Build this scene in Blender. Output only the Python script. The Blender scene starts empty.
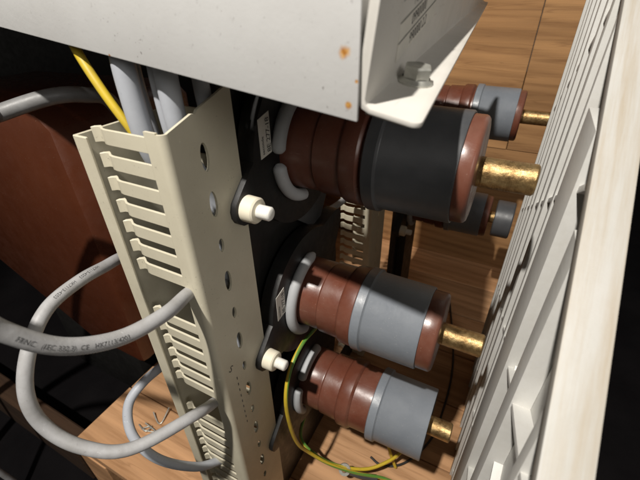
import bpy, bmesh, math, random
from mathutils import Vector, Matrix

random.seed(7)
SC = bpy.context.scene
COL = SC.collection
H = 0.78                      # the camera stands this far above the deck

# ------------------------------------------------------------------ camera
cam_data = bpy.data.cameras.new("camera")
cam = bpy.data.objects.new("camera", cam_data)
COL.objects.link(cam)
right = Vector((0.8894, 0.4569, -0.0145))
down = Vector((0.2408, -0.4954, -0.8346))
fwd = Vector((-0.3885, 0.7388, -0.5506))
m = Matrix((right, -down, -fwd)).transposed().to_4x4()
m.translation = Vector((0, 0, H))
cam.matrix_world = m
cam_data.sensor_width = 36
cam_data.lens = 36 * 380 / 640
cam_data.clip_start = 0.01
cam_data.clip_end = 100
cam_data.dof.use_dof = True
cam_data.dof.focus_distance = 0.42
cam_data.dof.aperture_fstop = 11
SC.camera = cam

# ------------------------------------------------------------------ light
world = bpy.data.worlds.new("World")
SC.world = world
world.use_nodes = True
bg = world.node_tree.nodes["Background"]
bg.inputs[0].default_value = (1.0, 0.93, 0.84, 1)
bg.inputs[1].default_value = 0.055

def lamp(name, kind, loc, target, energy, color, **kw):
    d = bpy.data.lights.new(name, kind)
    d.energy = energy
    d.color = color
    for k, v in kw.items():
        setattr(d, k, v)
    o = bpy.data.objects.new(name, d)
    COL.objects.link(o)
    o.location = loc
    o.rotation_euler = (Vector(target) - Vector(loc)).to_track_quat('-Z', 'Y').to_euler()
    return o

lamp("key_lamp", 'SPOT', (-0.22, -0.58, H + 1.2), (-0.15, 0.35, H - 0.3), 182, (1.0, 0.95, 0.88),
     shadow_soft_size=0.022, spot_size=math.radians(78), spot_blend=0.3)
lamp("fill_lamp", 'AREA', (1.6, -0.9, H + 0.8), (-0.15, 0.3, H - 0.25), 11.5, (1.0, 0.96, 0.91),
     shape='DISK', size=1.0)

SC.view_settings.view_transform = 'Standard'
SC.view_settings.look = 'None'
SC.view_settings.exposure = 0
SC.view_settings.gamma = 1

# ------------------------------------------------------------------ materials
class NT:
    def __init__(self, name):
        self.m = bpy.data.materials.new(name)
        self.m.use_nodes = True
        self.t = self.m.node_tree
        self.n = self.t.nodes
        self.b = self.n["Principled BSDF"]
        self.co = self.n.new("ShaderNodeTexCoord").outputs["Object"]

    def link(self, a, b):
        self.t.links.new(a, b)

    def mapping(self, scale=(1, 1, 1), loc=(0, 0, 0), rot=(0, 0, 0), kind='POINT'):
        k = self.n.new("ShaderNodeMapping")
        k.vector_type = kind
        k.inputs["Scale"].default_value = scale
        k.inputs["Location"].default_value = loc
        k.inputs["Rotation"].default_value = rot
        self.link(self.co, k.inputs["Vector"])
        return k.outputs[0]

    def noise(self, scale, detail=4, rough=0.55, vec=None, dist=0.0):
        k = self.n.new("ShaderNodeTexNoise")
        k.inputs["Scale"].default_value = scale
        k.inputs["Detail"].default_value = detail
        k.inputs["Roughness"].default_value = rough
        k.inputs["Distortion"].default_value = dist
        self.link(vec if vec is not None else self.co, k.inputs["Vector"])
        return k.outputs["Fac"]

    def ramp(self, fac, stops):
        k = self.n.new("ShaderNodeValToRGB")
        e = k.color_ramp.elements
        while len(e) < len(stops):
            e.new(0.5)
        for i, (p, c) in enumerate(stops):
            e[i].position = p
            e[i].color = (*c, 1) if len(c) == 3 else c
        self.link(fac, k.inputs[0])
        return k.outputs[0]

    def mix(self, fac, a, b, mode='MIX'):
        k = self.n.new("ShaderNodeMix")
        k.data_type = 'RGBA'
        k.blend_type = mode
        for v, i in ((fac, 0), (a, 6), (b, 7)):
            if isinstance(v, (int, float)):
                k.inputs[i].default_value = v
            elif isinstance(v, tuple):
                k.inputs[i].default_value = (*v, 1)
            else:
                self.link(v, k.inputs[i])
        return k.outputs[2]

    def math(self, op, a, b=None, clamp=False):
        k = self.n.new("ShaderNodeMath")
        k.operation = op
        k.use_clamp = clamp
        for i, v in enumerate((a, b)):
            if v is None:
                continue
            if isinstance(v, (int, float)):
                k.inputs[i].default_value = v
            else:
                self.link(v, k.inputs[i])
        return k.outputs[0]

    def color(self, c):
        if isinstance(c, tuple):
            self.b.inputs["Base Color"].default_value = (*c, 1)
        else:
            self.link(c, self.b.inputs["Base Color"])

    def rough(self, r):
        if isinstance(r, (int, float)):
            self.b.inputs["Roughness"].default_value = r
        else:
            self.link(r, self.b.inputs["Roughness"])

    def bump(self, h, strength=0.2, dist=0.001):
        k = self.n.new("ShaderNodeBump")
        k.inputs["Strength"].default_value = strength
        k.inputs["Distance"].default_value = dist
        self.link(h, k.inputs["Height"])
        self.link(k.outputs[0], self.b.inputs["Normal"])

    def set(self, key, v):
        self.b.inputs[key].default_value = v


def painted_metal(name, base, dirt, speck, spots=()):
    t = NT(name)
    big = t.noise(9, 5, 0.6)
    c = t.mix(t.ramp(big, [(0.35, (0, 0, 0)), (0.75, (1, 1, 1))]), base, dirt)
    sp = t.ramp(t.noise(420, 2, 0.5), [(0.70, (0, 0, 0)), (0.76, (1, 1, 1))])
    pm = t.ramp(t.noise(26, 3), [(0.50, (0.03, 0.03, 0.03)), (0.68, (0.9, 0.9, 0.9))])
    c = t.mix(t.math('MULTIPLY', sp, pm), c, speck)
    # fine scratches
    sc = t.ramp(t.noise(30, 4, 0.6, t.mapping((14, 0.7, 9), rot=(0.2, 0.3, 0.5))), [(0.66, (0, 0, 0)), (0.72, (1, 1, 1))])
    c = t.mix(t.math('MULTIPLY', sc, 0.25), c, speck)
    for (p, r) in spots:
        vm = t.n.new("ShaderNodeVectorMath")
        vm.operation = 'DISTANCE'
        t.link(t.co, vm.inputs[0])
        vm.inputs[1].default_value = p
        d = t.math('DIVIDE', vm.outputs["Value"], r)
        d = t.math('ADD', d, t.math('MULTIPLY', t.math('SUBTRACT', t.noise(260, 3), 0.5), 1.1))
        k = t.ramp(d, [(0.45, (1, 1, 1)), (1.0, (0, 0, 0))])
        c = t.mix(k, c, t.ramp(t.noise(300, 3), [(0.35, (0.60, 0.33, 0.09)), (0.6, (0.34, 0.13, 0.025))]))
    t.color(c)
    t.rough(t.ramp(t.noise(60, 3), [(0.3, (0.34,) * 3), (0.7, (0.52,) * 3)]))
    t.bump(t.noise(300, 3), 0.12, 0.0006)
    return t.m


def plastic(name, base, dark, rough, bump=0.12, speck=None, scale=22, coat=0.0, worn=1.0):
    t = NT(name)
    c = t.mix(t.ramp(t.noise(scale, 5, 0.6), [(0.35, (0, 0, 0)), (0.72, (1, 1, 1))]), base, dark)
    if speck:
        s = t.ramp(t.noise(520, 2, 0.6), [(0.66, (0, 0, 0)), (0.74, (1, 1, 1))])
        msk = t.ramp(t.noise(38, 3), [(0.45, (0, 0, 0)), (0.68, (1, 1, 1))])
        c = t.mix(t.math('MULTIPLY', s, msk), c, speck)
    t.color(c)
    t.rough(t.ramp(t.noise(85, 4, 0.65), [(0.3, (max(rough - 0.08, 0),) * 3), (0.7, (rough + 0.1,) * 3)]))
    t.bump(t.noise(240, 3), bump, 0.0006)
    scr = t.ramp(t.noise(20, 3, 0.6, t.mapping((2, 14, 8), rot=(0.5, 0.3, 0.9))), [(0.71, (0, 0, 0)), (0.735, (0.35 * worn,) * 3), (0.75, (0, 0, 0))])
    c = t.mix(scr, c, tuple(min(1, x * 1.9 + 0.03) for x in base))
    t.color(c)
    t.set("Coat Weight", coat)
    t.set("Coat Roughness", 0.15)
    return t.m


def resin(name, lo=(0.094, 0.028, 0.016), hi=(0.142, 0.045, 0.026), sc=16, worn=0.45):
    t = NT(name)
    c = t.ramp(t.noise(sc, 5, 0.6), [(0.3, lo), (0.7, hi)])
    dust = t.ramp(t.noise(560, 2, 0.6), [(0.70, (0, 0, 0)), (0.78, (1, 1, 1))])
    dm = t.ramp(t.noise(30, 3), [(0.40, (0, 0, 0)), (0.62, (0.55,) * 3)])
    c = t.mix(t.math('MULTIPLY', dust, dm), c, (0.55, 0.42, 0.34))
    smear = t.ramp(t.noise(9, 6, 0.72, None, 0.3), [(0.48, (0, 0, 0)), (0.80, (0.42 * worn,) * 3)])
    c = t.mix(smear, c, (0.34, 0.25, 0.20))
    scr = t.ramp(t.noise(22, 3, 0.6, t.mapping((1.2, 16, 9), rot=(0.4, 0.5, 0.3))), [(0.70, (0, 0, 0)), (0.735, (0.4 * worn,) * 3), (0.75, (0, 0, 0))])
    c = t.mix(scr, c, (0.42, 0.30, 0.25))
    t.color(c)
    t.rough(t.ramp(t.noise(45, 4), [(0.3, (0.24,) * 3), (0.7, (0.44,) * 3)]))
    t.bump(t.noise(90, 4, 0.6), 0.16, 0.0012)
    return t.m


def wood(name, light, dark, along='X'):
    t = NT(name)
    geo = t.n.new("ShaderNodeNewGeometry")
    rnd = geo.outputs["Random Per Island"]
    off = t.n.new("ShaderNodeCombineXYZ")
    t.link(t.math('MULTIPLY', rnd, 7.3), off.inputs[0])
    t.link(t.math('MULTIPLY', rnd, 3.1), off.inputs[1])
    t.link(t.math('MULTIPLY', rnd, 5.7), off.inputs[2])
    add = t.n.new("ShaderNodeVectorMath")
    t.link(t.co, add.inputs[0])
    t.link(off.outputs[0], add.inputs[1])
    mp = t.n.new("ShaderNodeMapping")
    mp.inputs["Scale"].default_value = (0.75, 13, 13)
    t.link(add.outputs[0], mp.inputs["Vector"])
    v = mp.outputs[0]
    rings = t.n.new("ShaderNodeTexWave")
    rings.wave_type = 'BANDS'
    rings.bands_direction = 'DIAGONAL'
    rings.inputs["Scale"].default_value = 1.5
    rings.inputs["Distortion"].default_value = 7.0
    rings.inputs["Detail"].default_value = 3
    rings.inputs["Detail Scale"].default_value = 0.8
    t.link(v, rings.inputs["Vector"])
    fib = t.noise(16, 6, 0.7, v)
    mid = t.noise(2.2, 4, 0.6, v)
    k = t.math('ADD', t.math('MULTIPLY', rings.outputs["Fac"], 0.30), t.math('MULTIPLY', fib, 0.62))
    k = t.math('ADD', k, t.math('MULTIPLY', mid, 0.35))
    c = t.ramp(k, [(0.24, dark), (0.60, light), (0.95, tuple(min(1, x * 1.22) for x in light))])
    big = t.noise(0.9, 3, 0.6, v)
    c = t.mix(t.ramp(big, [(0.36, (0.5,) * 3), (0.60, (0, 0, 0))]), c, tuple(x * 0.62 for x in dark))
    late = t.ramp(t.noise(5.5, 2, 0.5, v, 0.6), [(0.55, (0, 0, 0)), (0.60, (1, 1, 1)), (0.63, (0, 0, 0))])
    c = t.mix(t.math('MULTIPLY', late, 0.4), c, tuple(x * 0.7 for x in dark))
    # knots
    vo = t.n.new("ShaderNodeTexVoronoi")
    vo.inputs["Scale"].default_value = 4.2
    vo.inputs["Randomness"].default_value = 1.0
    mk = t.n.new("ShaderNodeMapping")
    mk.inputs["Scale"].default_value = (1, 1.7, 1.7)
    t.link(add.outputs[0], mk.inputs["Vector"])
    t.link(mk.outputs[0], vo.inputs["Vector"])
    kn = t.ramp(vo.outputs["Distance"], [(0.03, (1, 1, 1)), (0.075, (0, 0, 0))])
    c = t.mix(t.math('MULTIPLY', kn, 0.75), c, tuple(x * 0.28 for x in dark))
    tint = t.ramp(rnd, [(0.0, (0.80, 0.80, 0.80)), (1.0, (1.08, 1.04, 1.0))])
    c = t.mix(1.0, c, tint, 'MULTIPLY')
    t.color(c)
    t.rough(t.ramp(fib, [(0.3, (0.70,) * 3), (0.7, (0.88,) * 3)]))
    t.set("Specular IOR Level", 0.3)
    t.bump(t.math('ADD', fib, t.math('MULTIPLY', rings.outputs["Fac"], 0.4)), 0.35, 0.0015)
    return t.m


def brass(name):
    t = NT(name)
    st = t.noise(60, 5, 0.7, t.mapping((14, 1.2, 1.2)))
    bl = t.noise(70, 4, 0.6)
    c = t.ramp(bl, [(0.30, (0.20, 0.115, 0.045)), (0.50, (0.46, 0.31, 0.14)), (0.72, (0.66, 0.49, 0.25))])
    t.color(c)
    t.set("Metallic", 0.92)
    t.rough(t.ramp(t.noise(150, 3), [(0.3, (0.30,) * 3), (0.7, (0.56,) * 3)]))
    t.bump(t.math('ADD', st, t.math('MULTIPLY', t.noise(240, 4), 1.2)), 0.45, 0.0012)
    return t.m


def zinc(name):
    t = NT(name)
    t.color(t.ramp(t.noise(150, 4), [(0.3, (0.44, 0.44, 0.40)), (0.7, (0.66, 0.66, 0.60))]))
    t.set("Metallic", 0.75)
    t.rough(0.42)
    t.bump(t.noise(260, 3), 0.2, 0.0008)
    return t.m


def panel_plastic(name, a=(0.43, 0.42, 0.395), b=(0.36, 0.35, 0.32), grime=0.6):
    t = NT(name)
    c = t.mix(t.ramp(t.noise(7, 5, 0.6), [(0.35, (0, 0, 0)), (0.75, (1, 1, 1))]), a, b)
    # brownish grime in streaks along the rim (rim runs diagonally in the Y-Z plane)
    sv = t.mapping((1 / 95, 1 / 4.5, 1 / 60), rot=(math.radians(34.0), 0, 0), kind='TEXTURE')
    s = t.ramp(t.noise(1.5, 6, 0.7, sv), [(0.40, (0, 0, 0)), (0.68, (1, 1, 1))])
    c = t.mix(t.math('MULTIPLY', s, grime), c, (0.30, 0.235, 0.15))
    fine = t.ramp(t.noise(190, 4, 0.7), [(0.60, (0, 0, 0)), (0.75, (1, 1, 1))])
    c = t.mix(t.math('MULTIPLY', fine, 0.35 * min(1, grime + 0.2)), c, (0.40, 0.37, 0.32))
    t.color(c)
    t.rough(0.55)
    t.bump(t.noise(130, 4), 0.2, 0.001)
    return t.m


def striped_wire(name):
    """green-yellow earth wire: two stripes along it, from the UV around the wire"""
    t = NT(name)
    uv = t.n.new("ShaderNodeUVMap")
    sep = t.n.new("ShaderNodeSeparateXYZ")
    t.link(uv.outputs[0], sep.inputs[0])
    k = t.math('FRACT', t.math('ADD', sep.outputs[0], t.math('MULTIPLY', sep.outputs[1], 0.22)))
    g = t.ramp(k, [(0.0, (0.55, 0.40, 0.03)), (0.66, (0.55, 0.40, 0.03)), (0.68, (0.10, 0.26, 0.04)), (1.0, (0.10, 0.26, 0.04))])
    c = t.mix(t.math('MULTIPLY', t.ramp(t.noise(70, 4), [(0.45, (0, 0, 0)), (0.75, (1, 1, 1))]), 0.4), g, (0.28, 0.20, 0.06))
    t.color(c)
    t.rough(0.42)
    return t.m


M = {}
M['duct'] = plastic("duct_pvc", (0.575, 0.535, 0.415), (0.50, 0.46, 0.35), 0.46, 0.10, (0.20, 0.18, 0.14), 14)
M['resin'] = resin("brown_resin")
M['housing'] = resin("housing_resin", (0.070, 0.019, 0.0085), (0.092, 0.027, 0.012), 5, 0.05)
M['black'] = plastic("black_plastic", (0.0055, 0.0055, 0.0055), (0.009, 0.0088, 0.0085), 0.5, 0.2)
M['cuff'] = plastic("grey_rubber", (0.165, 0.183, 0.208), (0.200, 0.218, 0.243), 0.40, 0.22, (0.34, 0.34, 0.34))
M['dark_and_shade'] = plastic("dark_and_shade_rubber", (0.05, 0.052, 0.056), (0.07, 0.072, 0.076), 0.42, 0.10)  # dark rubber parts; also shade painted onto the nearest cuff
M['ring'] = plastic("pale_foam", (0.40, 0.41, 0.42), (0.33, 0.34, 0.35), 0.62, 0.15)
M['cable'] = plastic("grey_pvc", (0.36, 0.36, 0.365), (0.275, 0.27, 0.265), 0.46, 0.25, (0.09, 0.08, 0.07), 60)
M['cable_shaded'] = plastic("shaded_grey_pvc", (0.20, 0.20, 0.20), (0.15, 0.148, 0.145), 0.5, 0.25, (0.06, 0.055, 0.05), 60)  # grey PVC darkened: one cable's shade put into its colour
M['cable2'] = plastic("bluish_pvc", (0.42, 0.44, 0.48), (0.35, 0.37, 0.405), 0.48, 0.10, (0.13, 0.13, 0.13))
M['nylon'] = plastic("nylon", (0.72, 0.67, 0.54), (0.62, 0.56, 0.43), 0.40, 0.1)
M['nylonwhite'] = plastic("white_nylon", (0.82, 0.81, 0.76), (0.74, 0.72, 0.66), 0.38, 0.1)
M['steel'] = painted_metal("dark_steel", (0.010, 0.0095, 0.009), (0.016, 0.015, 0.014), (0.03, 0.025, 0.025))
M['galv'] = painted_metal("grey_steel", (0.30, 0.29, 0.27), (0.24, 0.23, 0.21), (0.12, 0.1, 0.08))
M['brass'] = brass("brass")
M['zinc'] = zinc("zinc")
M['paper'] = plastic("label_paper", (0.66, 0.64, 0.58), (0.58, 0.56, 0.50), 0.6, 0.05)
M['ink'] = plastic("black_ink", (0.03, 0.03, 0.03), (0.05, 0.05, 0.05), 0.6, 0.0)
M['cableink'] = plastic("cable_ink", (0.06, 0.06, 0.06), (0.11, 0.11, 0.11), 0.6, 0.0)
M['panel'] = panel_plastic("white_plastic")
M['panel_clean_lit'] = panel_plastic("clean_lit_white_plastic", (0.60, 0.595, 0.57), (0.53, 0.525, 0.495), 0.08)  # nearly no grime; base also lightened so the ribs look lit
M['wall_wood'] = wood("crate_wood", (0.43, 0.235, 0.100), (0.255, 0.122, 0.048))
M['deck_wood'] = wood("deck_wood", (0.58, 0.335, 0.175), (0.36, 0.185, 0.08))
M['shaded_wood'] = wood("shaded_beam_wood", (0.050, 0.026, 0.013), (0.022, 0.011, 0.005))  # wood darkened to put the beam's shade into its colour
M['earth'] = striped_wire("green_yellow_pvc")
M['blackwire'] = plastic("black_wire", (0.012, 0.012, 0.012), (0.02, 0.02, 0.02), 0.5, 0.1)
M['ground'] = plastic("dark_concrete", (0.0045, 0.004, 0.0045), (0.008, 0.007, 0.0075), 0.8, 0.3, None, 6, 0.0, 0.0)

M['ground'].node_tree.nodes['Principled BSDF'].inputs['Specular IOR Level'].default_value = 0.05

# ------------------------------------------------------------------ helpers

def P(x, y, z):
    """a point given from the camera's height (z = 0 there) to the world, deck at 0"""
    return Vector((x, y, z + H))


def tag(o, label=None, cat=None, group=None, kind=None):
    if label: o["label"] = label
    if cat: o["category"] = cat
    if group: o["group"] = group
    if kind: o["kind"] = kind
    return o


def thing(name, loc, label, cat, group=None):
    o = bpy.data.objects.new(name, None)
    o.empty_display_size = 0.02
    COL.objects.link(o)
    o.location = loc
    return tag(o, label, cat, group)


def obj(name, bm, mat, parent=None, angle=35, smooth=True, origin=None):
    """link a bmesh whose coordinates are world coordinates as one mesh object"""
    bmesh.ops.recalc_face_normals(bm, faces=bm.faces[:])
    o0 = Vector(origin) if origin is not None else Vector((0, 0, 0))
    root = parent
    while root is not None:
        o0 = o0 + root.location
        root = root.parent
    for v in bm.verts:
        v.co -= o0
    me = bpy.data.meshes.new(name)
    bm.to_mesh(me)
    bm.free()
    if smooth:
        me.shade_smooth()
        me.set_sharp_from_angle(angle=math.radians(angle))
    me.materials.append(M[mat] if isinstance(mat, str) else mat)
    o = bpy.data.objects.new(name, me)
    COL.objects.link(o)
    if parent is not None:
        o.parent = parent
    if origin is not None:
        o.location = origin
    return o


def bevel_sharp(bm, w, seg=2, min_angle=40):
    es = [e for e in bm.edges if len(e.link_faces) == 2 and e.calc_face_angle(0) > math.radians(min_angle)]
    if es and w > 0:
        bmesh.ops.bevel(bm, geom=es, offset=w, segments=seg, affect='EDGES', profile=0.6, clamp_overlap=True)


def plate(outline, holes, org, u, v, thick, bev=0.0, into=None):
    """a sheet with holes: 2-D outlines in the frame org,u,v; thickness along u x v"""
    bm = bmesh.new()
    u = Vector(u); v = Vector(v)
    n = u.cross(v).normalized()
    edges = []
    for loop in [outline] + list(holes):
        vs = [bm.verts.new(Vector(org) + u * a + v * b) for a, b in loop]
        for i in range(len(vs)):
            edges.append(bm.edges.new((vs[i], vs[(i + 1) % len(vs)])))
    bmesh.ops.triangle_fill(bm, edges=edges, use_beauty=True, normal=n)
    r = bmesh.ops.extrude_face_region(bm, geom=bm.faces[:])
    bmesh.ops.translate(bm, verts=[g for g in r['geom'] if isinstance(g, bmesh.types.BMVert)], vec=n * thick)
    bmesh.ops.recalc_face_normals(bm, faces=bm.faces[:])
    if bev:
        bevel_sharp(bm, bev, 2, 50)
    return bm


def join(bm, other):
    me = bpy.data.meshes.new("tmp")
    other.to_mesh(me)
    other.free()
    bm.from_mesh(me)
    bpy.data.meshes.remove(me)
    return bm


def box(p0, p1, bev=0.0, seg=2):
    bm = bmesh.new()
    bmesh.ops.create_cube(bm, size=1)
    c = (Vector(p0) + Vector(p1)) / 2
    s = Vector(p1) - Vector(p0)
    for q in bm.verts:
        q.co = Vector((q.co.x * s.x, q.co.y * s.y, q.co.z * s.z)) + c
    if bev:
        bevel_sharp(bm, bev, seg)
    return bm


def hexa(pts, bev=0.0):
    """a solid from 8 corners: 4 of one side, then the 4 opposite"""
    bm = bmesh.new()
    vs = [bm.verts.new(p) for p in pts]
    for f in ((0, 1, 2, 3), (4, 5, 6, 7), (0, 1, 5, 4), (1, 2, 6, 5), (2, 3, 7, 6), (3, 0, 4, 7)):
        bm.faces.new([vs[i] for i in f])
    bmesh.ops.recalc_face_normals(bm, faces=bm.faces[:])
    if bev:
        bevel_sharp(bm, bev, 2)
    return bm


def lathe(profile, org, axis=(1, 0, 0), seg=72, closed=False, wobble=0.0):
    """revolve (along, radius) pairs about an axis through org"""
    bm = bmesh.new()
    a = Vector(axis).normalized()
    e1 = a.orthogonal().normalized()
    e2 = a.cross(e1)
    rings = []
    for x, r in profile:
        if r < 1e-6:
            rings.append([bm.verts.new(Vector(org) + a * x)])
        else:
            ring = []
            for k in range(seg):
                t = 2 * math.pi * k / seg
                rr = r * (1 + wobble * math.sin(3 * t + x * 40))
                ring.append(bm.verts.new(Vector(org) + a * x + (e1 * math.cos(t) + e2 * math.sin(t)) * rr))
            rings.append(ring)
    pairs = list(zip(rings, rings[1:]))
    if closed:
        pairs.append((rings[-1], rings[0]))
    for A, B in pairs:
        for k in range(seg):
            k2 = (k + 1) % seg
            if len(A) == 1 and len(B) == 1:
                continue
            if len(A) == 1:
                bm.faces.new((A[0], B[k], B[k2]))
            elif len(B) == 1:
                bm.faces.new((A[k], B[0], A[k2]))
            else:
                bm.faces.new((A[k], B[k], B[k2], A[k2]))
    return bm


def spline(pts, n=14):
    pts = [Vector(p) for p in pts]
    q = [pts[0] * 2 - pts[1]] + pts + [pts[-1] * 2 - pts[-2]]
    out = []
    for i in range(1, len(q) - 2):
        p0, p1, p2, p3 = q[i - 1:i + 3]
        for k in range(n):
            t = k / n
            out.append(0.5 * ((2 * p1) + (p2 - p0) * t + (2 * p0 - 5 * p1 + 4 * p2 - p3) * t * t + (3 * p1 - p0 - 3 * p2 + p3) * t ** 3))
    out.append(pts[-1])
    for _ in range(3):                         # even out the kinks of the hand-read points
        out = [out[0]] + [(a + b * 2 + c) / 4 for a, b, c in zip(out, out[1:], out[2:])] + [out[-1]]
    return out


def tube(path, r, seg=20, radii=None, uoff=0.0):
    bm = bmesh.new()
    uvl = bm.loops.layers.uv.new("UVMap")
    T = [(path[min(i + 1, len(path) - 1)] - path[max(i - 1, 0)]).normalized() for i in range(len(path))]
    nrm = T[0].orthogonal().normalized()
    rings = []
    s = 0.0
    S = []
    for i, p in enumerate(path):
        if i:
            s += (p - path[i - 1]).length
            nrm = (nrm - T[i] * nrm.dot(T[i])).normalized()
        S.append(s)
        b = T[i].cross(nrm)
        rr = r if radii is None else radii[i]
        rings.append([bm.verts.new(p + (nrm * math.cos(2 * math.pi * k / seg) + b * math.sin(2 * math.pi * k / seg)) * rr) for k in range(seg)])
    for i, (A, B) in enumerate(zip(rings, rings[1:])):
        for k in range(seg):
            k2 = (k + 1) % seg
            f = bm.faces.new((A[k], B[k], B[k2], A[k2]))
            for lp, uvv in zip(f.loops, ((k / seg + uoff, S[i] * 12), (k / seg + uoff, S[i + 1] * 12), ((k + 1) / seg + uoff, S[i + 1] * 12), ((k + 1) / seg + uoff, S[i] * 12))):
                lp[uvl].uv = uvv
    bm.faces.new(rings[0][::-1])
    bm.faces.new(rings[-1])
    return bm


def text_bm(body, size, spacing=1.0):
    c = bpy.data.curves.new("txt", 'FONT')
    c.body = body
    c.size = size
    c.space_character = spacing
    c.resolution_u = 3
    o = bpy.data.objects.new("txt", c)
    COL.objects.link(o)
    bpy.context.view_layer.update()
    dg = bpy.context.evaluated_depsgraph_get()
    me = bpy.data.meshes.new_from_object(o.evaluated_get(dg))
    bm = bmesh.new()
    bm.from_mesh(me)
    bpy.data.objects.remove(o)
    bpy.data.curves.remove(c)
    bpy.data.meshes.remove(me)
    return bm


def text_on_plane(body, size, org, u, v, lift=0.0003, spacing=1.0):
    bm = text_bm(body, size, spacing)
    u = Vector(u).normalized(); v = Vector(v).normalized()
    n = u.cross(v)
    for q in bm.verts:
        q.co = Vector(org) + u * q.co.x + v * q.co.y + n * lift
    return bm


def text_on_cable(body, size, path, r, s0, ref, phi0=0.0, reverse=False, spacing=1.0):
    """bend lettering round a cable: it runs along the path from arc length s0, facing ref"""
    bm = text_bm(body, size, spacing)
    S = [0.0]
    for a, b in zip(path, path[1:]):
        S.append(S[-1] + (b - a).length)
    ref = Vector(ref)
    for q in bm.verts:
        s = s0 - q.co.x if reverse else s0 + q.co.x
        i = 0
        while i < len(S) - 2 and S[i + 1] < s:
            i += 1
        f = (s - S[i]) / max(S[i + 1] - S[i], 1e-9)
        p = path[i].lerp(path[i + 1], f)
        t = (path[i + 1] - path[i]).normalized()
        if reverse:
            t = -t
        nn = (ref - t * ref.dot(t)).normalized()
        b = nn.cross(t)
        a = phi0 + (q.co.y - size * 0.35) / r
        q.co = p + (nn * math.cos(a) + b * math.sin(a)) * (r + 0.00018)
    return bm


def circle(cy, cz, r, n=40, a0=0.0, a1=2 * math.pi):
    return [(cy + r * math.cos(a0 + (a1 - a0) * k / n), cz + r * math.sin(a0 + (a1 - a0) * k / n)) for k in range(n)]

# ------------------------------------------------------------------ setting
g = bmesh.new()
bmesh.ops.create_grid(g, x_segments=1, y_segments=1, size=6)
for q in g.verts:
    q.co.z = -0.16
tag(obj("ground", g, 'ground', smooth=False), kind="structure")

# wooden deck of the crate: boards along X
d = bmesh.new()
y = 0.142
for i in range(9):
    w = 0.142 + 0.01 * random.random()
    join(d, box((-0.668 + random.uniform(0, 0.004), y, -0.024), (0.085, y + w, random.uniform(-0.0006, 0.0006)), 0.0016, 1))
    y += w + 0.0022
for x in (-0.62, 0.06):
    join(d, box((x - 0.045, 0.14, -0.16), (x + 0.045, 1.44, -0.0245), 0.002, 1))
tag(obj("floor", d, 'deck_wood', smooth=False), kind="structure")
tag(obj("beam", box((-1.6, 0.136, -0.158), (-0.6705, 0.176, -0.022), 0.003, 1), 'shaded_wood', smooth=False), "wooden beam coloured as in shade running out from the deck edge at the lower left", "beam")

# back wall of the crate: wide boards, a butt joint above the far bushing
w = bmesh.new()
z = 0.001
hs = (0.395, 0.62)
for i, h in enumerate(hs):
    joint = -0.011 + (0.0 if i else -0.35)
    yo = random.uniform(0, 0.002)
    join(w, box((-0.95, 1.15 + yo, z), (joint - 0.0008, 1.185, z + h), 0.0012, 1))
    join(w, box((joint + 0.0008, 1.151 + yo, z), (0.115, 1.185, z + h), 0.0012, 1))
    z += h + 0.0015
tag(obj("wall", w, 'wall_wood', smooth=False), kind="structure")

tag(obj("dark_backdrop", box((-3.6, 0.96, -0.159), (-0.50, 0.972, 1.7), 0.001, 1), 'steel', smooth=False),  # made-up sheet, added to keep the far left dark
    "black sheet added to stand in for darkness behind the brown housing", "shade backdrop")

# ------------------------------------------------------------------ big brown moulded housing at the left
hous = thing("moulded_housing", P(-0.75, 0.5, -0.94), "large brown moulded resin housing in the dark beside the wiring duct", "housing")
poly = [(-1.15, -0.165), (-0.66, -0.150), (-0.632, -0.176), (-0.632, -0.72), (-0.82, -0.72), (-1.15, -0.555)]
bm = plate([(a, b + H) for a, b in poly], [], (0, 0.62, 0), (1, 0, 0), (0, 0, 1), 0.30, 0.018)
obj("body", bm, 'housing', hous, 50)
# rib and foot of the housing
obj("rib", box(P(-0.634, 0.36, -0.74), P(-0.60, 0.385, -0.25), 0.008), 'housing', hous, 50)
obj("boss", lathe([(-0.06, 0), (-0.06, 0.055), (0.085, 0.052), (0.095, 0.045), (0.097, 0)], P(-0.60, 0.50, -0.36), (1, 0, 0)), 'housing', hous)
obj("foot", box(P(-1.02, 0.345, -0.94), P(-0.70, 0.60, -0.71), 0.01), 'steel', hous, 50)

# ------------------------------------------------------------------ breaker frame (dark plate that carries the bushings)
frame = thing("mounting_frame", P(-0.24, 0.6, -0.78), "black steel mounting frame behind the row of bushings", "frame")
obj("back_plate", box(P(-0.236, 0.262, -0.78), P(-0.224, 0.432, -0.035), 0.001, 1), 'steel', frame)
obj("back_plate", box(P(-0.212, 0.775, -0.78), P(-0.203, 0.955, -0.152), 0.001, 1), 'steel', frame)
obj("back_post", box(P(-0.2032, 0.82, -0.78), P(-0.1835, 0.92, -0.165), 0.001, 1), 'steel', frame)
obj("cross_tie", box(P(-0.250, 0.30, -0.775), P(-0.2365, 0.95, -0.74), 0.001, 1), 'steel', frame)
obj("gusset", plate([(0.335, 0.552), (0.425, 0.592), (0.43, 0.545), (0.40, 0.50)], [], (-0.2235, 0, 0), (0, 1, 0), (0, 0, 1), 0.010, 0.001), 'dark_and_shade', frame)
# ------------------------------------------------------------------ bushings

def flange_outline(r, ears, n=120):
    out = []
    for k in range(n):
        t = 2 * math.pi * k / n
        dx, dy = math.cos(t), math.sin(t)
        best = r
        for (ey, ez, er) in ears:
            for f in (0.70, 0.8, 0.9, 1.0):
                cy, cz = ey * f, ez * f
                rr = er + (1 - f) * 0.05
                b = dx * cy + dy * cz
                c = cy * cy + cz * cz - rr * rr
                disc = b * b - c
                if disc > 0 and b > 0:
                    best = max(best, b + math.sqrt(disc))
        out.append((best * dx, best * dy))
    return out


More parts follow.
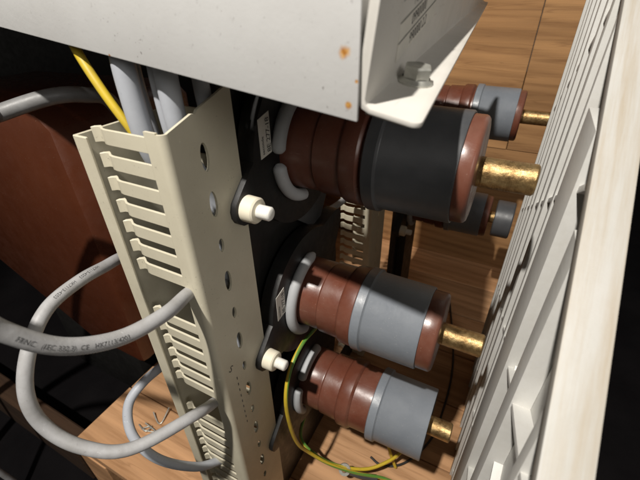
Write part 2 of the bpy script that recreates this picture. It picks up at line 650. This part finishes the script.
def arc_ring(org, x, R, r, a0, a1):
    n = 36
    path = [Vector(org) + Vector((x, R * math.cos(math.radians(a0 + (a1 - a0) * k / n)), R * math.sin(math.radians(a0 + (a1 - a0) * k / n)))) for k in range(n + 1)]
    radii = [r * (0.55 + 0.45 * min(1, min(k, n - k) / 1.5)) for k in range(n + 1)]
    return tube(path, r, 16, radii)


def bushing(loc, label, shift=0.0, bolt=True, rings=((80, 250),), stud=(0.17, 0.226), lab=True, cap=False, ears=True, cuffmat='cuff'):
    o = thing("bushing", loc, label, "bushing", "brown resin bushings with grey cuffs")
    E = [(-0.105, -0.028, 0.0165), (0.085, 0.062, 0.019)]
    fl = obj("flange", plate(flange_outline(0.088, E), [], Vector(loc) + Vector((-0.018, 0, 0)), (0, 1, 0), (0, 0, 1), 0.018, 0.0025), 'black', o, 40)
    body = [(-0.02, 0), (-0.02, 0.046), (0.030, 0.0462), (0.0325, 0.0448), (0.034, 0.0448), (0.0365, 0.0475), (0.0625, 0.0482), (0.0640, 0.0505),
            (0.0665, 0.0518), (0.081, 0.0520), (0.0835, 0.0505), (0.085, 0.0484), (0.120, 0.0478), (0.166, 0.0480), (0.1755, 0.0479), (0.1775, 0.0471),
            (0.1790, 0.0452), (0.1795, 0.0425), (0.1797, 0.020), (0.1797, 0)]
    obj("body", lathe(body, loc, seg=96), 'resin', o, 30)
    s = shift
    cuff = [(0.086 + s, 0.0486), (0.086 + s, 0.0525), (0.0872 + s, 0.0540), (0.0975 + s, 0.0538), (0.0990 + s, 0.0518), (0.1000 + s, 0.0510), (0.1640 + s, 0.0506),
            (0.1652 + s, 0.0500), (0.1655 + s, 0.0486)]
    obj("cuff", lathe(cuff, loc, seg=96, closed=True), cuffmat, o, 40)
    a, b = stud
    st = obj("terminal_stud", lathe([(a, 0), (a, 0.0134), (b - 0.0015, 0.0134), (b, 0.0120), (b, 0.0055), (b - 0.014, 0.0055), (b - 0.016, 0)], loc, seg=48), 'brass', o, 30)
    if cap:
        obj("cap", lathe([(0.192, 0.0136), (0.190, 0.040), (0.192, 0.0425), (0.226, 0.0425), (0.2285, 0.040), (0.229, 0)], loc, seg=64), 'dark_and_shade', o, 40)
    for a0, a1 in rings:
        obj("clamp_ring", arc_ring(loc, 0.0050, 0.0552, 0.0069, a0, a1), 'ring', o, 60)
    if bolt:
        for (ey, ez, er) in E[:1]:
            c = Vector(loc) + Vector((0, ey, ez))
            nb = obj("spacer", lathe([(-0.001, 0), (-0.001, 0.0125), (0.0115, 0.0122), (0.0130, 0.0108), (0.0132, 0)], c, seg=28), 'nylon', o, 40)
            obj("stud_end", lathe([(0.012, 0), (0.012, 0.0064)] + [(0.0130 + 0.0007 * k, 0.0066 if k % 2 else 0.0059) for k in range(18)] + [(0.0262, 0.0056), (0.0268, 0.0046), (0.0269, 0)], c, seg=20), 'nylonwhite', nb, 40)
    if lab:
        q = [(-0.0765, 0.008), (-0.059, 0.010), (-0.059, 0.048), (-0.0765, 0.044)]
        lb = obj("label", plate(q, [], Vector(loc) + Vector((0.0002, 0, 0)), (0, 1, 0), (0, 0, 1), 0.0004), 'paper', fl, smooth=False)
        tb = text_on_plane("8E 277-18", 0.0082, Vector(loc) + Vector((0.0006, -0.0605, 0.0115)), (0, 0, 1), (0, -1, 0), spacing=0.95)
        join(tb, text_on_plane("seconde", 0.0052, Vector(loc) + Vector((0.0006, -0.0705, 0.011)), (0, 0, 1), (0, -1, 0)))
        for qv in tb.verts:
            qv.co.x = loc[0] + 0.0009
        obj("print", tb, 'ink', fl, smooth=False)
    return o


bushing(P(-0.20, 0.344, -0.137), "largest and nearest brown bushing, its grey cuff dark under the white metal bracket", 0.001, True, ((96, 172), (184, 262)), cuffmat="dark_and_shade")  # cuff shade put into its colour, a darker copy of the cuff grey
bushing(P(-0.20, 0.344, -0.342), "brown bushing with lit grey cuff between the nearest bushing above and another below", -0.004, True, ((82, 252),))
bushing(P(-0.20, 0.344, -0.524), "lowest brown bushing whose grey cuff reaches past its end, above the green and yellow wires", 0.026, False, ((75, 138), (152, 222)), stud=(0.17, 0.222), lab=False)
bushing(P(-0.176, 0.86, -0.216), "brown bushing with bright grey cuff in front of the orange wood boards", 0.002, True, ((80, 250),), stud=(0.17, 0.232))
bushing(P(-0.186, 0.87, -0.452), "brown bushing in deep shadow at the back with a dark cap on its stud", 0.0, True, ((100, 262),), cap=True)

# ------------------------------------------------------------------ slotted wiring ducts

def oval(cu, cv, a, b, n=20):
    return [(cu + a * math.cos(2 * math.pi * k / n), cv + b * math.sin(2 * math.pi * k / n)) for k in range(n)]


def finger(x0, x1, y, z0, z1, dirn, t=0.0021, hook=True):
    """one finger of the slotted side: an S-bent strip ending in a small bead; y is its outer face"""
    prof = [(x0, 0), (x1 + 0.0125, 0), (x1 + 0.0085, 0.0008), (x1 + 0.0055, 0.0026), (x1 + 0.0032, 0.0040), (x1 + 0.0006, 0.0036), (x1 - 0.0016, 0.0016), (x1 - 0.0030, 0.0006)]
    L = []
    for i, (px, py) in enumerate(prof):
        L.append((px, y + dirn * py))
    R = [(px, py + dirn * (t if i < len(L) - 3 else t * 1.7)) for i, (px, py) in enumerate(L)]
    bm = bmesh.new()
    bot = [bm.verts.new(P(a, b, z0)) for a, b in L + R[::-1]]
    top = [bm.verts.new(P(a, b, z1)) for a, b in L + R[::-1]]
    n = len(bot)
    for i in range(n):
        j = (i + 1) % n
        bm.faces.new((bot[i], bot[j], top[j], top[i]))
    m_ = len(L)
    for i in range(m_ - 1):
        bm.faces.new((bot[i], bot[i + 1], bot[n - 2 - i], bot[n - 1 - i]))
        bm.faces.new((top[i], top[i + 1], top[n - 2 - i], top[n - 1 - i]))
    bmesh.ops.recalc_face_normals(bm, faces=bm.faces[:])
    bevel_sharp(bm, 0.0003, 1, 50)
    return bm


def duct(xb, y0, y1, ztop, zbot, depth, label, gaps=(), phase=0.0, pitch=0.0201, coveron=True):
    """base plate facing +X at xb, slotted sides at y0 and y1, snap-on cover at xb - depth"""
    o = thing("wiring_duct", P(xb - depth / 2, (y0 + y1) / 2, zbot), label, "wiring duct", "slotted wiring ducts")
    holes = []
    yc = (y0 + y1) / 2 - 0.002
    k = 0
    z = ztop - 0.030
    while z > zbot + 0.02:
        big = (k % 2 == 1) or k == 0
        holes.append(oval(yc, z + H, 0.0044 if big else 0.0031, 0.0118 if big else 0.0070))
        z -= 0.0405
        k += 1
    top = [(y0 + 0.0055, ztop - 0.0030 + H), (y0 + 0.03, ztop + 0.004 + H), (y0 + 0.034, ztop + 0.0032 + H), (y0 + 0.036, ztop + 0.0055 + H), (y1, ztop + 0.017 + H)]
    bm = plate([(y1, zbot + H), (y0 + 0.0055, zbot + H)] + top, holes, (xb - 0.0024, 0, 0), (0, 1, 0), (0, 0, 1), 0.0024)
    obj("base", bm, 'duct', o, 35)
    # slotted sides: a spine along the base, then the fingers
    xs = xb - 0.0165
    xt = xb - depth + 0.0135
    for name, yy, dr in (("slotted_side", y0, 1), ("slotted_side", y1, -1)):
        R0 = 0.0055 if dr == 1 else 0.0024
        s = box(P(xs, min(yy, yy + dr * 0.0022), zbot), P(xb - R0, max(yy, yy + dr * 0.0022), ztop - 0.002))
        # rounded corner between base and side
        c = bmesh.new()
        lo, hi = [], []
        arc = [math.pi / 2 * k / 8 for k in range(9)]
        pr = [(xb - R0 + R0 * math.sin(a), yy + dr * (R0 - R0 * math.cos(a))) for a in arc]
        ri = R0 - 0.0022
        pr += [(xb - R0 + ri * math.sin(a), yy + dr * (R0 - ri * math.cos(a))) for a in arc[::-1]]
        lo = [c.verts.new(P(px, py, zbot)) for px, py in pr]
        hi = [c.verts.new(P(px, py, ztop - 0.0032)) for px, py in pr]
        for k in range(18):
            k2 = (k + 1) % 18
            c.faces.new((lo[k], lo[k2], hi[k2], hi[k]))
        for k in range(8):
            c.faces.new((hi[k], hi[k + 1], hi[16 - k], hi[17 - k]))
        join(s, c)
        z = ztop - 0.006 - phase
        first = True
        while z - 0.012 > zbot:
            hgt = 0.0117
            cut = any(a < z - 0.006 < b for a, b in gaps) and dr == 1
            if not cut:
                dz = random.uniform(-0.0004, 0.0004)
                join(s, finger(xs, xt + random.uniform(-0.0008, 0.0006), yy, z - hgt + dz, z + dz, dr))
            z -= pitch
        # the gap's broken-off stubs
        obj(name, s, 'duct', o, 35)
    if coveron:
        xc = xb - depth - 0.004
        c = bmesh.new()
        join(c, box(P(xc, y0 - 0.006, zbot), P(xc + 0.002, y1 + 0.006, ztop - 0.012), 0.0006, 1))
        join(c, box(P(xc + 0.002, y0 - 0.0058, zbot), P(xc + 0.0145, y0 - 0.0034, ztop - 0.0122), 0.0006, 1))
        join(c, box(P(xc + 0.002, y1 + 0.0034, zbot), P(xc + 0.0145, y1 + 0.0058, ztop - 0.0122), 0.0006, 1))
        obj("cover", c, 'duct', o, 35)
    return o


da = duct(-0.206, 0.170, 0.245, -0.076, -0.779, 0.084, "near beige slotted wiring duct with grey cables, under the grey metal box",
          gaps=((-0.262, -0.216), (-0.418, -0.379)))
duct(-0.206, 0.615, 0.690, -0.315, -0.779, 0.080, "small far beige slotted wiring duct glimpsed between the bushings", coveron=False)

# faint mould marks on the near duct's base
tb = text_on_plane("S", 0.011, P(-0.2058, 0.181, -0.333), (0, 0.75, -0.66), (0, 0.66, 0.75))
for i in range(9):
    join(tb, box(P(-0.2059, 0.1905 + 0.0002 * i, -0.352 - 0.0105 * i - 0.004), P(-0.2056, 0.1915 + 0.0002 * i, -0.352 - 0.0105 * i)))
obj("mould_mark", tb, 'cableink', da, smooth=False)

# ------------------------------------------------------------------ grey metal box with its bracket
BU = Vector((0.9915, -0.0925, -0.0905)).normalized()      # along the front, towards the corner
BV = Vector((0.0, 0.0, 1.0))
BV = (BV - BU * BV.dot(BU)).normalized()
BN = BU.cross(BV)                                          # out of the front, towards the camera
C0 = P(-0.068, 0.169, -0.053)
boxo = thing("mechanism_box", P(-0.35, 0.42, -0.04), "pale grey painted metal box with rust spots and a white label at its bolted bracket", "metal box")


BD = Vector((-0.0287, 0.9985, 0.03)).normalized()           # the box runs back along this


def F(a, b, c):
    """a back from the corner along the front, b up, c in from the front"""
    return C0 - BU * a + Vector((0, 0, 1)) * b * 1.0 + BD * c

L_ = 1.5
D_ = 0.42
Hh = 0.066
fr = hexa([F(0, 0, 0), F(L_, 0, 0), F(L_, Hh, 0), F(0, Hh, 0), F(0, 0, 0.0022), F(L_, 0, 0.0022), F(L_, Hh, 0.0022), F(0, Hh, 0.0022)], 0.0008)
spots = [F(0.0075, 0.029, 0), F(0.0048, 0.0068, 0), F(0.001, 0.018, 0), F(0.19, 0.0005, 0)]
loc0 = boxo.location
M['boxpaint'] = painted_metal("box_paint", (0.53, 0.53, 0.52), (0.47, 0.465, 0.455), (0.13, 0.11, 0.10),
                              [(tuple(spots[0] - loc0), 0.0033), (tuple(spots[1] - loc0), 0.0022), (tuple(spots[2] - loc0), 0.0011), (tuple(spots[3] - loc0), 0.0014)])
obj("front_panel", fr, 'boxpaint', boxo)
sh = bmesh.new()


def slab(a0, a1, b0, b1, c0, c1):
    join(sh, hexa([F(a0, b0, c0), F(a1, b0, c0), F(a1, b1, c0), F(a0, b1, c0), F(a0, b0, c1), F(a1, b0, c1), F(a1, b1, c1), F(a0, b1, c1)]))

AN, AM, DN = 0.142, 0.265, 0.105          # box notched between AN and AM, shaped to let light onto the far duct
slab(0.003, 0.0055, 0.004, Hh, 0.004, D_)                       # sides
slab(L_ - 0.003, L_, 0.004, Hh, 0.004, D_)
slab(AN - 0.0025, AN, 0.004, Hh, DN, D_)
slab(AM, AM + 0.0025, 0.004, Hh, DN, D_)
slab(0.006, AN - 0.003, Hh - 0.003, Hh, 0.004, D_ - 0.003)      # tops
slab(AN - 0.002, AM + 0.002, Hh - 0.003, Hh, 0.004, DN)
slab(AM + 0.003, L_ - 0.004, Hh - 0.003, Hh, 0.004, D_ - 0.003)
slab(0.006, AN - 0.003, 0.004, Hh, D_ - 0.0025, D_)             # backs
slab(AN - 0.002, AM + 0.002, 0.004, Hh - 0.0035, DN - 0.003, DN - 0.0005)
slab(AM + 0.003, L_ - 0.004, 0.004, Hh, D_ - 0.0025, D_)
slab(0.006, 0.128, 0.004, 0.006, 0.035, D_ - 0.004)             # bottom over the bushings
obj("shell", sh, 'boxpaint', boxo)

# bracket: an angle with a label on its upright and a bolt in its foot
A = P(-0.0662, 0.1725, -0.0465)
U = Vector((-0.0065, 0.2266, 0.0159)).normalized()
V = Vector((0.0285, -0.0032, -0.0042)).normalized()
W = V.cross(U).normalized()
if W.z < 0:
    W = -W


def B(a, b, c):
    return A + U * a + V * b + W * c

prof = [(0.0, 0.055), (0.0, 0.0035), (0.0010, 0.0012), (0.0035, 0.0), (0.0290, 0.0), (0.0290, -0.0026), (0.0030, -0.0026), (-0.0015, -0.0012), (-0.0050, 0.0025), (-0.0050, 0.055)]
bk = bmesh.new()
LB = 0.44
ra = [bk.verts.new(B(0, b, c)) for b, c in prof]
rb = [bk.verts.new(B(LB, b if b < 0.02 else 0.0078, c)) for b, c in prof]   # the foot narrows towards its far end
for i in range(len(prof)):
    j = (i + 1) % len(prof)
    bk.faces.new((ra[i], ra[j], rb[j], rb[i]))
bk.faces.new(ra[::-1]); bk.faces.new(rb)
bmesh.ops.recalc_face_normals(bk, faces=bk.faces[:])
ce = [e for e in bk.edges if {v for v in e.verts} in ({ra[4], rb[4]}, {ra[5], rb[5]}) or set(e.verts) in ({ra[4], ra[5]},)]
bmesh.ops.bevel(bk, geom=[e for e in bk.edges if set(e.verts) == {ra[4], ra[5]}], offset=0.005, segments=5, affect='EDGES', profile=0.5)
bevel_sharp(bk, 0.0007, 2, 60)
M['bracket'] = painted_metal("bracket_paint", (0.60, 0.58, 0.54), (0.52, 0.50, 0.455), (0.20, 0.17, 0.13))
br = obj("bracket", bk, 'bracket', boxo, 30)
# lower lip of the box, seen under the bracket
lip = hexa([B(0.006, -0.001, -0.0030), B(0.006, 0.022, -0.0030), B(0.30, 0.010, -0.0030), B(0.30, -0.001, -0.0030),
            B(0.006, -0.001, -0.0058), B(0.006, 0.022, -0.0058), B(0.30, 0.010, -0.0058), B(0.30, -0.001, -0.0058)], 0.0008)
obj("lower_lip", lip, 'bracket', boxo)
# bolt
bc = B(0.0545, 0.0112, 0.0)
bolt = bmesh.new()
join(bolt, lathe([(0, 0), (0, 0.0098), (0.0010, 0.0098), (0.0022, 0.0084), (0.003, 0.0078)], bc, W, seg=40))
hx = lathe([(0.0024, 0.0080), (0.0082, 0.0080), (0.0092, 0.0072), (0.0088, 0.0058), (0.0088, 0)], bc, W, seg=6)
join(bolt, hx)
obj("bolt", bolt, 'zinc', br, 30)
# label
lu = (U * math.cos(0.165) + W * math.sin(0.165)).normalized()
lv = V.cross(lu).normalized()
if lv.z < 0:
    lv = -lv
l0 = B(0.043, 0.0002, 0.0105)
lq = [(0, 0), (0.078, 0), (0.078, 0.034), (0, 0.038)]
lab_ = hexa([l0 + lu * a + lv * b for a, b in lq] + [l0 + lu * a + lv * b + V * 0.0003 for a, b in lq])
lb = obj("label", lab_, 'paper', boxo, smooth=False)
tx = bmesh.new()
for row, body in enumerate(("990000 2.2", "0990/000", "N:")):
    org = l0 + V * 0.0004 + lu * 0.0215 + lv * (0.0018 + row * 0.0098)
    t1 = text_bm(body, 0.0083, 0.95)
    for q in t1.verts:
        q.co = org + lu * q.co.x + lv * q.co.y
    join(tx, t1)
    o2 = l0 + V * 0.00045 + lv * (0.0090 + row * 0.0098)
    join(tx, hexa([o2, o2 + lu * 0.077, o2 + lu * 0.077 + lv * 0.0005, o2 + lv * 0.0005,
                   o2 + V * 0.0001, o2 + lu * 0.077 + V * 0.0001, o2 + lu * 0.077 + lv * 0.0005 + V * 0.0001, o2 + lv * 0.0005 + V * 0.0001]))
obj("print", tx, 'ink', lb, smooth=False)

# ------------------------------------------------------------------ cables
def cable(name, pts, r, mat, label, cat, group=None, n=14, seg=20, uoff=0.0):
    path = spline([P(*p) for p in pts], n)
    o = tag(obj(name, tube(path, r, seg, None, uoff), mat, None, 60, origin=path[0]), label, cat, group)
    return o, path

c1, p1 = cable("cable", [(-0.225, 0.225, -0.255), (-0.223, 0.205, -0.236), (-0.2215, 0.175, -0.222), (-0.2085, 0.136, -0.2095), (-0.2135, 0.100, -0.2040), (-0.2205, 0.0690, -0.1846),
                         (-0.2285, 0.0502, -0.1561), (-0.2340, 0.0432, -0.1325), (-0.262, 0.03, -0.102), (-0.36, 0.0, -0.07), (-0.55, -0.02, -0.14), (-0.72, 0.0, -0.40), (-0.80, 0.05, -0.93)], 0.0058, 'cable',
               "light grey cable with printed lettering curving across in front of the duct", "cable", "grey cables looped beside the duct")
cable("cable", [(-0.95, 0.02, -0.93), (-0.85, 0.05, -0.50), (-0.68, 0.12, -0.20), (-0.5376, 0.1960, -0.1205), (-0.5359, 0.2287, -0.1142), (-0.5055, 0.2733, -0.1029), (-0.4895, 0.3065, -0.1060), (-0.4811, 0.3337, -0.1209), (-0.49, 0.36, -0.20), (-0.49, 0.37, -0.45)], 0.0095, 'cable_shaded',
      "thick grey cable, shade put into its colour, crossing over the top of the brown housing", "cable", "grey cables looped beside the duct")
REF = Vector((0, -0.62, 0.78))

def arclen(path, target):
    """arc length at the path's nearest point to target"""
    s = 0; best = (1e9, 0)
    for a, b in zip(path, path[1:]):
        dd = (a - target).length
        if dd < best[0]:
            best = (dd, s)
        s += (b - a).length
    return best[1]

s0 = arclen(p1, P(-0.2272, 0.0540, -0.162))
tb = text_on_cable("FRNC   (IEC 332.3)  CE   HK7113/4203", 0.0043, p1, 0.0058, s0, (0.76, -0.26, 0.60), -0.15, reverse=True, spacing=1.0)
obj("print", tb, 'cableink', c1, smooth=False)

c2, p2 = cable("cable", [(-0.232, 0.215, -0.410), (-0.230, 0.195, -0.398), (-0.2275, 0.172, -0.386), (-0.215, 0.138, -0.352), (-0.238, 0.082, -0.342), (-0.266, 0.060, -0.326), (-0.289, 0.052, -0.300),
                         (-0.298, 0.056, -0.268), (-0.305, 0.075, -0.238), (-0.316, 0.103, -0.222), (-0.321, 0.136, -0.219), (-0.328, 0.166, -0.225), (-0.340, 0.20, -0.237), (-0.352, 0.24, -0.27), (-0.35, 0.28, -0.36)],
               0.0058, 'cable', "light grey cable hanging in a large round loop left of the duct", "cable", "grey cables looped beside the duct")
s0 = arclen(p2, P(-0.326, 0.158, -0.223))
tb = text_on_cable("HK7113-4203    HK7113-4203", 0.0038, p2, 0.0058, s0, REF, 0.75, reverse=True)
obj("print", tb, 'cableink', c2, smooth=False)

cable("cable", [(-0.350, 0.27, -0.43), (-0.335, 0.225, -0.410), (-0.328, 0.190, -0.398), (-0.330, 0.157, -0.397), (-0.332, 0.132, -0.412), (-0.318, 0.117, -0.442), (-0.290, 0.120, -0.475),
                (-0.262, 0.146, -0.515), (-0.252, 0.185, -0.560), (-0.252, 0.205, -0.66), (-0.252, 0.208, -0.75)], 0.0056, 'cable2',
      "dull grey cable in a small loop low behind the duct over the wood", "cable", "grey cables looped beside the duct")

for (x, y, r, zb, lab) in ((-0.2625, 0.1995, 0.0086, -0.30, "thickest blue grey cable standing in the duct mouth beside the yellow wire"),
                           (-0.2405, 0.208, 0.0058, -0.26, "thin blue grey cable in the duct mouth between two thicker cables"),
                           (-0.2262, 0.2035, 0.0080, -0.40, "speckled blue grey cable in the duct mouth next to the duct base"),
                           (-0.2175, 0.2270, 0.0062, -0.45, "shaded grey cable in the duct corner behind the other cables"),
                           (-0.2840, 0.2240, 0.0060, -0.35, "shaded grey cable half hidden behind the yellow wire in the duct mouth")):
    cable("cable", [(x + 0.002, y + 0.006, 0.05), (x + 0.0005, y + 0.002, -0.02), (x, y, -0.06), (x, y + 0.004, -0.11), (x + 0.001, min(y + 0.022, 0.240 - r), -0.15), (x + 0.002, min(y + 0.024, 0.240 - r), -0.20), (x + 0.002, min(y + 0.024, 0.240 - r), zb)], r, 'cable2', lab, "cable", "grey cables standing in the duct mouth")

cable("wire", [(-0.331, 0.206, 0.0), (-0.3125, 0.2005, -0.034), (-0.294, 0.1985, -0.062), (-0.277, 0.2005, -0.090), (-0.270, 0.208, -0.115), (-0.266, 0.228, -0.15), (-0.262, 0.236, -0.22)], 0.0036, 'earth',
      "yellow and green earth wire leaning into the top of the duct", "wire", "green and yellow earth wires", seg=24, uoff=-0.62)

# earth wires round the lowest bushing
cable("wire", [(-0.192, 0.43, -0.43), (-0.1915, 0.39, -0.418), (-0.190, 0.345, -0.412), (-0.190, 0.303, -0.406), (-0.189, 0.267, -0.421), (-0.187, 0.249, -0.461), (-0.185, 0.251, -0.525), (-0.185, 0.266, -0.594),
               (-0.179, 0.287, -0.650), (-0.150, 0.304, -0.692), (-0.108, 0.327, -0.728), (-0.050, 0.360, -0.765), (0.005, 0.345, -0.775), (0.030, 0.28, -0.776), (0.033, 0.20, -0.776)], 0.0029, 'earth',
      "yellow earth wire bowing down past the black flange of the lowest bushing", "wire", "green and yellow earth wires")
wl, pw = cable("wire", [(-0.212, 0.335, -0.63), (-0.208, 0.309, -0.660), (-0.183, 0.304, -0.683), (-0.144, 0.316, -0.712), (-0.095, 0.343, -0.732), (-0.060, 0.378, -0.732), (-0.041, 0.414, -0.733), (-0.030, 0.453, -0.741), (-0.025, 0.50, -0.752), (-0.02, 0.56, -0.774)], 0.0030, 'earth',
      "green earth wire with a crimped lug running under the lowest bushing", "wire", "green and yellow earth wires")
obj("crimp_sleeve", tube(spline([P(-0.121, 0.326, -0.732), P(-0.100, 0.334, -0.743), P(-0.075, 0.349, -0.756)], 8), 0.0058, 16), 'dark_and_shade', wl)
obj("lug", lathe([(-0.002, 0.0055), (-0.002, 0.0105), (0.002, 0.0105), (0.002, 0.0055)], P(-0.127, 0.321, -0.722), (0.3, -0.6, 0.7), seg=28, closed=True), 'zinc', wl)
cable("wire", [(-0.092, 0.405, -0.58), (-0.087, 0.402, -0.63), (-0.081, 0.399, -0.679), (-0.065, 0.394, -0.734), (-0.050, 0.392, -0.774)], 0.0030, 'earth',
      "green and yellow wire dropping straight behind the lowest grey cuff", "wire", "green and yellow earth wires")
cable("wire", [(-0.10, 0.39, -0.7765), (-0.075, 0.385, -0.7765), (-0.04, 0.405, -0.776), (-0.010, 0.455, -0.774), (0.005, 0.53, -0.7765), (0.00, 0.70, -0.7765), (-0.06, 0.95, -0.7765)], 0.0022, 'blackwire',
      "thin black wire bowed across the wood below the lowest stud", "wire")

cable("cable", [(-0.30, 0.40, -0.32), (-0.262, 0.463, -0.312), (-0.2465, 0.520, -0.313), (-0.2395, 0.585, -0.316), (-0.238, 0.635, -0.33), (-0.238, 0.65, -0.42)], 0.0056, 'cable',
      "short pale cable end entering the small far slotted duct", "cable")
# loose bits of bent wire on the wood
for k, (pts, lab) in enumerate((
        ([(-0.560, 0.263, -0.772), (-0.538, 0.252, -0.7775), (-0.529, 0.253, -0.7775), (-0.530, 0.264, -0.775), (-0.536, 0.286, -0.770)], "bent bright wire offcut lying on the lit wood inside the cable loop"),
        ([(-0.569, 0.230, -0.777), (-0.542, 0.224, -0.774), (-0.541, 0.240, -0.777), (-0.553, 0.224, -0.773), (-0.523, 0.234, -0.776), (-0.556, 0.237, -0.772)], "small tangled wire scrap on the wood beside the bent wire offcut"))):
    o_, _ = cable("wire_offcut", pts, 0.0016, 'zinc', lab, "wire scrap", None, 8, 8)

# ------------------------------------------------------------------ white plastic lattice panel at the right
pan = thing("plastic_panel", P(0.056, 0.5, -0.78), "dirty white plastic lattice panel standing beside the brass studs", "plastic panel")
X0, X1 = 0.045, 0.066
# the rim is the panel's slanting front edge
r0 = Vector((0.115, -0.182)); r1 = Vector((0.372, -0.009))
rd = (r1 - r0).normalized()
rn = Vector((rd.y, -rd.x))            # into the panel (back and down)
YB = 0.755                            # back edge


def rim_z(y, off=0.0):
    """height of the line parallel to the rim, off metres into the panel, at depth y"""
    p = r0 + rn * off
    return p.y + (y - p.x) * rd.y / rd.x

YF = -0.30
Z0 = -0.779
# back skin
yb, zb = YB, rim_z(YB, 0.004)
sk = plate([(YF, Z0 + H), (YB, Z0 + H), (YB, zb + H), (YF, rim_z(YF, 0.004) + H)], [], (0.0610, 0, 0), (0, 1, 0), (0, 0, 1), 0.003)
obj("skin", sk, 'panel_clean_lit', pan, smooth=False)
# rim beam
rp0 = r0 - rd * 0.5
rp1 = r0 + rd * ((YB - r0.x) / rd.x)


def q3(p, x):
    return P(x, p.x, p.y)

rim = hexa([q3(rp0, X0), q3(rp1, X0), q3(rp1 + rn * 0.010, X0), q3(rp0 + rn * 0.010, X0),
            q3(rp0, 0.0665), q3(rp1, 0.0665), q3(rp1 + rn * 0.010, 0.0665), q3(rp0 + rn * 0.010, 0.0665)], 0.0012)
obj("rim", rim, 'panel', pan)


def clip_seg(a, b, half=0.0):
    """part of the segment inside the panel below the rim"""
    pts = []
    for k in range(801):
        p = a.lerp(b, k / 800)
        if Z0 + 0.001 <= p.y <= rim_z(p.x - half, 0.012) and YF <= p.x <= YB:
            pts.append(p)
    return (pts[0], pts[-1]) if len(pts) > 1 else None


def web(bm, a, b, thick, xa, xb, bev=0.0008):
    s = clip_seg(Vector(a), Vector(b), thick / 2)
    if s is None:
        return
    a, b = s
    dd = (b - a).normalized()
    nn = Vector((-dd.y, dd.x)) * thick / 2
    join(bm, hexa([q3(a - nn, xa), q3(b - nn, xa), q3(b + nn, xa), q3(a + nn, xa), q3(a - nn, xb), q3(b - nn, xb), q3(b + nn, xb), q3(a + nn, xb)], bev))

XS = 0.0610
lat = bmesh.new()
# upright fins; slightly different depths so that crossing faces never coincide
for y, t, xa in ((0.7525, 0.005, 0.0452), (0.700, 0.010, 0.0463), (0.648, 0.012, 0.0458), (0.594, 0.012, 0.0461), (0.540, 0.014, 0.0455), (0.487, 0.014, 0.0464),
                 (0.435, 0.016, 0.0457), (0.392, 0.010, 0.0472), (0.235, 0.028, 0.0470), (0.150, 0.012, 0.0475), (0.06, 0.012, 0.0475), (-0.04, 0.012, 0.0475)):
    web(lat, (y, -0.779), (y, 0.4), t, xa, XS)
web(lat, (0.3245, -0.779), (0.3245, 0.4), 0.064, 0.0453, XS)
obj("upright_rib", lat, 'panel_clean_lit', pan)
lat = bmesh.new()
for i in range(-2, 5):
    zc = -0.102 + 0.19 * (1 - i)
    web(lat, (-0.3, zc + 0.53 * 0.562), (0.80, zc - 0.53 * 0.538), 0.005, 0.0482 - 0.0002 * (i % 2), XS, 0.0006)
for i in range(1, 5):
    p = r0 + rn * (0.24 * i - 0.04)
    web(lat, p - rd * 0.8, p + rd * 1.2, 0.004, 0.0530 + 0.0003 * i, XS, 0.0006)
obj("diagonal_rib", lat, 'panel_clean_lit', pan)

# grey board lying on the ground beyond the panel
tag(obj("board", hexa([P(0.62, 0.34, -0.935), P(1.3, 0.2, -0.935), P(1.4, 0.7, -0.935), P(0.80, 0.72, -0.935), P(0.62, 0.34, -0.915), P(1.3, 0.2, -0.915), P(1.4, 0.7, -0.915), P(0.80, 0.72, -0.915)], 0.002), 'galv'),
    "grey board on the dark ground right of the white panel", "board")
